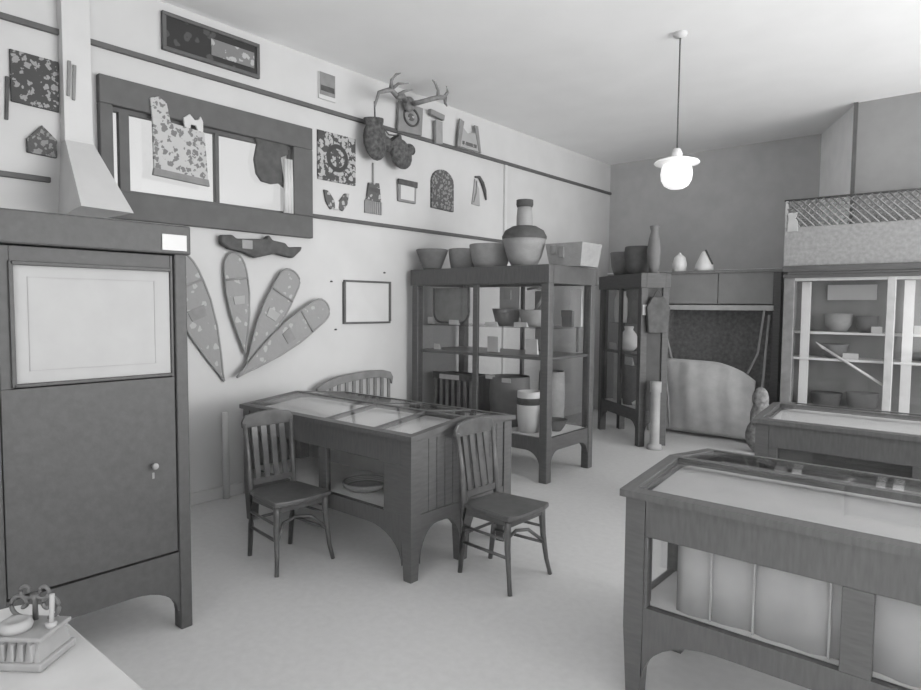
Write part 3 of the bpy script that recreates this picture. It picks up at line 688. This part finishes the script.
t = thing('net_and_mat', 'woven mat with open net band hung above the wall case', 'mat', (-1.97, 7.97, 2.125))
Lm = 2.5
MB().box(0, 0, .0, Lm, .02, .43, .004).build('woven_mat', M['mat2'], t)
MB().tube([(-.01, .01, .735), (Lm, .01, .735)], .012, 8).build('top_rod', M['iron'], t)
for x in (0.0, Lm-.03): MB().box(x, .0, .43, x+.03, .02, .74, .003).build('end_post', M['palewood'], t)
nb = MB(); st = .075
for k in range(-4, int(Lm/st)+1):
    for d in (1, -1):
        x0 = k*st if d == 1 else k*st+.305
        a, b = (x0, .43), (x0+d*.305, .735)
        def clip(p, q):
            (xa, za), (xb, zb) = p, q
            if xa > xb: xa, za, xb, zb = xb, zb, xa, za
            if xb <= .02 or xa >= Lm-.02: return None
            if xa < .02: za += (zb-za)*(.02-xa)/(xb-xa); xa = .02
            if xb > Lm-.02: zb = za+(zb-za)*(Lm-.02-xa)/(xb-xa); xb = Lm-.02
            return (xa, za), (xb, zb)
        c = clip(a, b)
        if c: nb.tube([(c[0][0], .01 + .004*d, c[0][1]), (c[1][0], .01 + .004*d, c[1][1])], .009, 5)
nb.build('net', M['net'], t)
tag(MB().prism([(-.05, -.11), (.06, -.11), (.055, .0), (.03, .03), (.05, .10), (-.045, .10)], 'y', -.016, 0, .004).build('pale_tag', M['hide'], None, (-1.89, 7.97, 2.62)), 'pale hide scrap pinned at upper left of the woven mat', 'hide')

# ------------------------------------------------------------------ sloped display tables
def table(name, label, loc, L, bays, solid_right=0, left_open=False, dividers=(), group='double-sloped display tables', curtain=False, lining='lining'):
    """two glazed slopes meeting in a ridge, on six legs; bays = list of (x0, x1) openings in the long sides"""
    t = thing(name, label, 'display table', loc, 0, group)
    Dp, zf, zr = 1.0, .89, .943
    def z(y): return zf+(zr-zf)*(y if y <= .5 else Dp-y)/.5
    lg = .085
    for x in (0, L-lg):
        for y in (0, .5-lg/2, Dp-lg):
            MB().hexa([(x+.012, y+.012, 0), (x+lg-.012, y+.012, 0), (x+lg-.012, y+lg-.012, 0), (x+.012, y+lg-.012, 0),
                       (x, y, .30), (x+lg, y, .30), (x+lg, y+lg, .30), (x, y+lg, .30)]).box(x, y, .30, x+lg, y+lg, zf-.035).build('leg', M['wood'], t)
    # long sides
    for y0, nm in ((.004, 0), (Dp-.044, 1)):
        MB().box(lg, y0, .70, L-lg, y0+.04, zf-.02, .004).build('apron', M['woodx'], t)
        MB().prism(arch_rail(L-2*lg, .40, .30, .09, .0, span=.3), 'y', y0, y0+.04).build('arched_rail', M['woodx'], t).location = (lg, 0, 0)
        xs = [lg] + [v for b in bays for v in b] + [L-lg]
        for i in range(0, len(xs), 2):
            if xs[i+1]-xs[i] > .005: MB().box(xs[i], y0, .40, xs[i+1], y0+.04, .70, .003).build('panel_post', M['wood'], t)
        for b in bays: MB().box(b[0], y0+.018, .40, b[1], y0+.023, .70).build('side_pane', M['glass'], t)
    # ends
    for x, left in ((.006, True), (L-.044, False)):
        for ya, yb in ((lg, .5-lg/2), (.5+lg/2, Dp-lg)):
            MB().prism(arch_rail(yb-ya, .40, .32, .10, .0, span=.15), 'x', x, x+.038).build('arched_rail', M['wood'], t).location = (0, ya, 0)
            if left and left_open:
                MB().box(x, ya, .70, x+.038, yb, zf-.02).build('apron', M['wood'], t)
                MB().box(x+.016, ya, .40, x+.021, yb, .70).build('side_pane', M['glass'], t)
            else:
                bd = MB(); n = 5; w_ = (yb-ya)/n
                for k in range(n): bd.box(x+(.004 if not left else 0), ya+k*w_+.002, .40, x+.034, ya+(k+1)*w_-.002, zf-.02, .004)
                bd.build('end_boards', M['wood'], t)
        MB().prism([(0, zf-.04), (Dp, zf-.04), (Dp, zf-.03), (.5, zr-.03), (0, zf-.03)], 'x', x, x+.038).build('gable', M['wood'], t)
    MB().box(.04, .04, .375, L-.04, Dp-.04, .40).build('case_floor', M['lining'], t)
    # top
    def slab(mb, x0, x1, y0, y1, up, dn):
        mb.hexa([(x0, y0, z(y0)-dn), (x1, y0, z(y0)-dn), (x1, y1, z(y1)-dn), (x0, y1, z(y1)-dn), (x0, y0, z(y0)+up), (x1, y0, z(y0)+up), (x1, y1, z(y1)+up), (x0, y1, z(y1)+up)])
    fr = MB(); b = .032
    slab(fr, -.02, L+.02, -.02, b, 0, .03); slab(fr, -.02, L+.02, Dp-b, Dp+.02, 0, .03)
    slab(fr, -.02, L+.02, .5-.018, .5, 0, .03); slab(fr, -.02, L+.02, .5, .518, 0, .03)
    for x0, x1 in [(-.02, b), (L-b, L+.02)] + [(d-.008, d+.008) for d in dividers]:
        slab(fr, x0, x1, b, .482, 0, .03); slab(fr, x0, x1, .518, Dp-b, 0, .03)
    fr.build('top_frame', M['woodx'], t)
    gl = MB(); slab(gl, b, L-b, b, .482, -.004, .010); gl.build('top_pane', M['topglass'], t)
    gl = MB(); slab(gl, b, L-b, .518, Dp-b, -.004, .010); gl.build('top_pane', M['topglass'], t)
    ln = MB(); slab(ln, .045, L-.045, .045, .5, -.05, .06); ln.build('display_lining', M[lining], t)
    ln = MB(); slab(ln, .045, L-.045, .5, Dp-.045, -.05, .06); ln.build('display_lining', M[lining], t)
    return t

TT = table('sloped_display_table', 'dark sloped-glass display table between the two slatted chairs', (-4.42, 2.65, 0), 1.80, [(.06+.03, .92), (1.0, 1.56)], dividers=(.96, 1.45))
MB().box(.05, .56, .40, 1.75, .58, .83).build('inner_partition', M['curtain'], TT)
for k, (x, y, r, lb) in enumerate(((1.13, .24, .16, 'shallow woven tray inside display table, nearer middle post'), (1.42, .30, .13, 'shallow woven tray inside display table, nearer the corner post'))):
    bowl('woven_tray', lb, 'tray', (-4.42+x, 2.65+y, .4005), [(r*.7, 0), (r*.95, .025), (r, .05)], M['basket'])
for k, (x, lb) in enumerate(((1.30, 'pale feather fan propped inside display table'),)):
    t = thing('feather_fan', lb, 'fan', (-4.42+x, 2.65+.47, .4005))
    MB().tube([(0, 0, .004), (0, .01, .08)], .012, 8).build('handle', M['midwood'], t)
    ff = MB()
    for j in range(7):
        a = -.75+.25*j
        ff.prism([(.01*math.cos(a)+.05*math.sin(a), .06+.05*math.cos(a)), (.15*math.sin(a)+.022*math.cos(a), .06+.15*math.cos(a)-.022*math.sin(a)), (.18*math.sin(a), .06+.18*math.cos(a)), (.15*math.sin(a)-.022*math.cos(a), .06+.15*math.cos(a)+.022*math.sin(a))], 'y', .004*j, .004*j+.003)
    ff.build('feathers', M['midgrey'], t)

TN = table('sloped_display_table', 'nearest dark sloped-glass display table with curtained sides at lower right', (-1.192, 2.49, 0), 2.2, [(.10, .80), (.895, 1.60), (1.70, 2.10)], left_open=True, lining='standtop')
cu = MB()
bm = cu.bm; NX = 60; lo = []; hi = []
for i in range(NX+1):
    x = .20+1.85*i/NX; y = .07+.008*math.sin(x*17)+.006*math.sin(x*43)
    lo.append(bm.verts.new((x, y, .402))); hi.append(bm.verts.new((x, y, .80)))
for i in range(NX): bm.faces.new((lo[i], lo[i+1], hi[i+1], hi[i])).smooth = True
cu = cu.build('curtain', M['curtain'], TN); md = cu.modifiers.new('thick', 'SOLIDIFY'); md.thickness = .004
for x in (.34, .50, .755, 1.15):
    MB().box(x, .05, .405, x+.008, .064, .79, .002).build('seam', M['curtain'], TN)
TM = table('sloped_display_table', 'dark sloped-glass display table standing before the wall case', (-1.30, 4.70, 0), 2.2, [(.14, .90), (1.0, 1.62)], lining='lining')
for o_ in list(TM.children):
    if o_.name.startswith('side_pane'): pass
MB().box(.09, .10, .40, 2.1, .12, .83).build('inner_partition', M['wood'], TM)

# ------------------------------------------------------------------ chairs
def make_chair(label, loc, rz):
    """faces local +x; origin between the feet"""
    t = thing('slat_back_chair', label, 'chair', loc, rz, 'dark slat-backed chairs by the table')
    sw, sd, sz = .40, .40, .45
    st = MB().prism([(-.185, -.165), (-.10, -.18), (.20, -.205), (.225, -.12), (.23, 0), (.225, .12), (.20, .205), (-.10, .18), (-.185, .165)], 'z', sz-.032, sz, .009)
    st.build('seat', M['chair'], t)
    for s in (-1, 1):
        # back post and leg in one sweep
        p = MB().tube([(-.215, s*.150, 0), (-.19, s*.152, .22), (-.175, s*.155, .45), (-.195, s*.163, .66), (-.225, s*.170, .87)], [.015, .018, .02, .017, .013], 10)
        p.build('leg', M['chair'], t)
        p = MB().tube([(.215, s*.205, 0), (.195, s*.19, .10), (.175, s*.18, .25), (.17, s*.175, .36), (.17, s*.175, .425)], [.013, .014, .018, .021, .019], 10)
        p.build('leg', M['chair'], t)
        MB().tube([(-.19, s*.152, .20), (.178, s*.178, .20)], .010, 8).build('stretcher', M['chair'], t)
        MB().tube([(-.18, s*.153, .30), (.172, s*.176, .30)], .009, 8).build('stretcher', M['chair'], t)
    MB().tube([(.19, -.185, .20), (.12, -.10, .285), (.10, 0, .30), (.12, .10, .285), (.19, .185, .20)], .011, 8).build('stretcher', M['chair'], t)
    MB().tube([(-.188, -.152, .25), (-.188, .152, .25)], .010, 8).build('stretcher', M['chair'], t)
    ap = MB().box(-.165, -.155, sz-.075, .175, -.14, sz-.03).box(-.165, .14, sz-.075, .175, .155, sz-.03).box(.16, -.15, sz-.075, .178, .15, sz-.03)
    ap.build('seat_rail', M['chair'], t)
    # crest rail
    cr = [(-.185, .845), (.185, .845), (.188, .885), (.165, .925), (.08, .942), (0, .946), (-.08, .942), (-.165, .925), (-.188, .885)]
    o_ = MB().prism(cr, 'x', -.245, -.222, .006).build('crest_rail', M['chair'], t)
    MB().hexa([(-.19, -.155, .475), (-.172, -.155, .475), (-.172, .155, .475), (-.19, .155, .475), (-.193, -.155, .515), (-.175, -.155, .515), (-.175, .155, .515), (-.193, .155, .515)]).build('lower_rail', M['chair'], t)
    for k in range(4):
        y = -.10+.0667*k
        MB().hexa([(-.187, y-.017, .50), (-.176, y-.017, .50), (-.176, y+.017, .50), (-.187, y+.017, .50),
                   (-.241, y-.02, .86), (-.230, y-.02, .86), (-.230, y+.02, .86), (-.241, y+.02, .86)]).build('slat', M['chair'], t)
    return t
c0 = make_chair('dark slat-backed chair at the right end of the display table', (-2.305, 3.13, 0), -.02)
dup(c0, (-3.51, 2.41, 0), -.06, 'dark slat-backed chair drawn up to the front left of display table')

# bench against the wall
t = thing('slatted_bench', 'low slat-backed bench against white wall behind the display table', 'bench', (-4.92, 4.22, 0))
cv = [(-.50, .86), (-.40, .915), (-.25, .955), (-.05, .975), (.15, .985), (.34, .98), (.44, .955), (.475, .90)]
MB().prism(cv + [(p[0]*.97, p[1]-.075) for p in cv[::-1]], 'x', -.03, .012, .006).build('crest_rail', M['midwood'], t)
def ztop(y):
    for a, b in zip(cv, cv[1:]):
        if a[0] <= y <= b[0]: return a[1]+(b[1]-a[1])*(y-a[0])/(b[0]-a[0])
for k in range(10):
    y = -.42+.094*k; MB().box(-.018, y-.018, .44, .0, y+.018, ztop(y)-.05, .003).build('slat', M['midwood'], t)
MB().box(-.03, -.46, .40, .40, .46, .44, .008).build('seat', M['midwood'], t)
for y in (-.44, .40):
    for x in (-.02, .34): MB().box(x, y, 0, x+.045, y+.045, .40, .004).build('leg', M['midwood'], t)

# ------------------------------------------------------------------ pendant lamp
t = thing('pendant_lamp', 'white glass lamp hung on a long cord from the ceiling', 'lamp', (-2.215, 5.445, 2.66))
MB().tube([(0, 0, .33), (0, 0, ZC-2.66-.02)], .007, 8).build('cord', M['iron'], t)
MB().lathe([(0, 1.30), (.06, 1.30), (.055, 1.275), (.02, 1.26), (0, 1.26)], n=20).build('ceiling_rose', M['whitepaint'], t)
MB().lathe([(0, .34), (.03, .34), (.045, .30), (.045, .26), (0, .26)], n=20).build('lamp_holder', M['cream'], t)
MB().lathe([(.045, .265), (.12, .255), (.178, .235), (.188, .22), (.18, .212), (.12, .205), (0, .205)], n=36).build('shade', M['shade'], t)
MB().lathe([(0, .0), (.06, .006), (.10, .03), (.125, .075), (.132, .13), (.125, .18), (.11, .206), (0, .206)], n=36).build('globe', M['globe'], t)

# ------------------------------------------------------------------ small stand in the lower left
t = thing('small_stand', 'pale-topped small table in the lower left corner', 'table', (-1.6, .25, 0))
tp = [(-.60, -.55), (.55, -.55), (.55, .385)] + [(-.52+.10*math.cos(a), .285+.10*math.sin(a)) for a in [PI/2+PI/2*i/6 for i in range(7)]] + [(-.62, -.45)]
MB().prism(tp, 'z', .72, .75, .005).build('table_top', M['standtop'], t)
for x in (-.52, .44):
    for y in (-.48, .26): MB().box(x, y, 0, x+.05, y+.05, .72, .004).build('leg', M['wood'], t)
t = thing('inkstand', 'ornate dark inkstand with scrolled top on the pale small table', 'inkstand', (-1.86, .50, .7505), math.radians(38))
bs = MB().box(-.085, -.068, 0, .085, .068, .022, .006)
bs.hexa([(-.076, -.06, .022), (.076, -.06, .022), (.076, .06, .022), (-.076, .06, .022), (-.066, -.05, .07), (.066, -.05, .07), (.066, .05, .07), (-.066, .05, .07)])
bs.box(-.08, -.06, .07, .08, .06, .082, .004)
for k in range(6): bs.box(-.064+.0235*k, -.066, .024, -.056+.0235*k, -.05, .068, .002)
bs.build('base', M['grey'], t)
MB().lathe([(0, .082), (.034, .082), (.038, .092), (.034, .104), (.026, .108), (.018, .104), (0, .10)], (-.012, -.018, 0), 20).build('inkwell', M['midgrey'], t)
sc = MB()
def spiral(cx, cz, r0, r1, a0, a1, n=18):
    return [(cx+(r0+(r1-r0)*i/n)*math.cos(a0+(a1-a0)*i/n), .035, cz+(r0+(r1-r0)*i/n)*math.sin(a0+(a1-a0)*i/n)) for i in range(n+1)]
for q in (-1, 1):
    ps = spiral(.036, .122, .034, .008, -1.6, 4.6); sc.tube([(q*x, y, z) for x, y, z in ps], .0055, 6)
    ps = spiral(.022, .158, .022, .006, -2.6, 3.6); sc.tube([(q*x, y, z) for x, y, z in ps], .0048, 6)
sc.tube([(0, .035, .082), (0, .035, .135), (0, .035, .15)], [.007, .006, .012], 8)
sc.build('scrollwork', M['rail'], t)
MB().tube([(.066, .0, .084), (.068, .004, .165)], .006, 8).build('pen', M['midgrey'], t)
MB().lathe([(0, .082), (.012, .082), (.014, .093), (0, .094)], (.066, 0, 0), 12).build('pen_cup', M['midgrey'], t)

# ------------------------------------------------------------------ light: daylight from the open room side, plus added fill lights
wd = bpy.data.worlds.new('daylight'); scene.world = wd; wd.use_nodes = True
nt = wd.node_tree; nt.nodes.clear()
out = nt.nodes.new('ShaderNodeOutputWorld'); bg = nt.nodes.new('ShaderNodeBackground')
tc = nt.nodes.new('ShaderNodeTexCoord'); dt = nt.nodes.new('ShaderNodeVectorMath'); dt.operation = 'DOT_PRODUCT'
dt.inputs[1].default_value = Vector((.75, -.6, .25)).normalized()
nt.links.new(tc.outputs['Generated'], dt.inputs[0])
mr = nt.nodes.new('ShaderNodeMapRange')
mr.inputs['From Min'].default_value = -1; mr.inputs['From Max'].default_value = 1
mr.inputs['To Min'].default_value = .58; mr.inputs['To Max'].default_value = 1.7
nt.links.new(dt.outputs['Value'], mr.inputs['Value'])
nt.links.new(mr.outputs[0], bg.inputs['Strength']); bg.inputs['Color'].default_value = g(1)
nt.links.new(bg.outputs[0], out.inputs[0])

def fill_light(name, loc, rot, sx, sz, e):
    l = bpy.data.lights.new(name, 'AREA'); l.shape = 'RECTANGLE'; l.size = sx; l.size_y = sz; l.energy = e
    o = bpy.data.objects.new(name, l); COL.objects.link(o); o.location = loc; o.rotation_euler = rot
# added area lights that brighten the room, standing in for unseen windows
fill_light('added_daylight', (4.75, 5.1, 1.8), (PI/2-.3, 0, PI/2), 6.4, 3.0, 470)
fill_light('added_daylight', (1.2, -1.15, 1.6), (PI/2, 0, PI), 6.0, 2.4, 215)

# ------------------------------------------------------------------ camera
yaw, pitch, roll = .70366, .060663, .0077285
cy, sy = math.cos(yaw), math.sin(yaw)
f = Vector((-sy*math.cos(pitch), cy*math.cos(pitch), -math.sin(pitch)))
r = Vector((cy, sy, 0)); u = r.cross(f)
r2 = math.cos(roll)*r + math.sin(roll)*u; u2 = -math.sin(roll)*r + math.cos(roll)*u
cam = bpy.data.cameras.new('camera'); co = bpy.data.objects.new('camera', cam); COL.objects.link(co)
co.matrix_world = Matrix(((r2.x, u2.x, -f.x, 0), (r2.y, u2.y, -f.y, 0), (r2.z, u2.z, -f.z, 1.65), (0, 0, 0, 1)))
cam.sensor_width = 36; cam.lens = 644.24/921*36; cam.clip_start = .05; cam.clip_end = 100
scene.camera = co
scene.view_settings.view_transform = 'Standard'; scene.view_settings.look = 'None'
scene.view_settings.gamma = 1; scene.view_settings.use_curve_mapping = False
scene.view_settings.exposure = 0.22
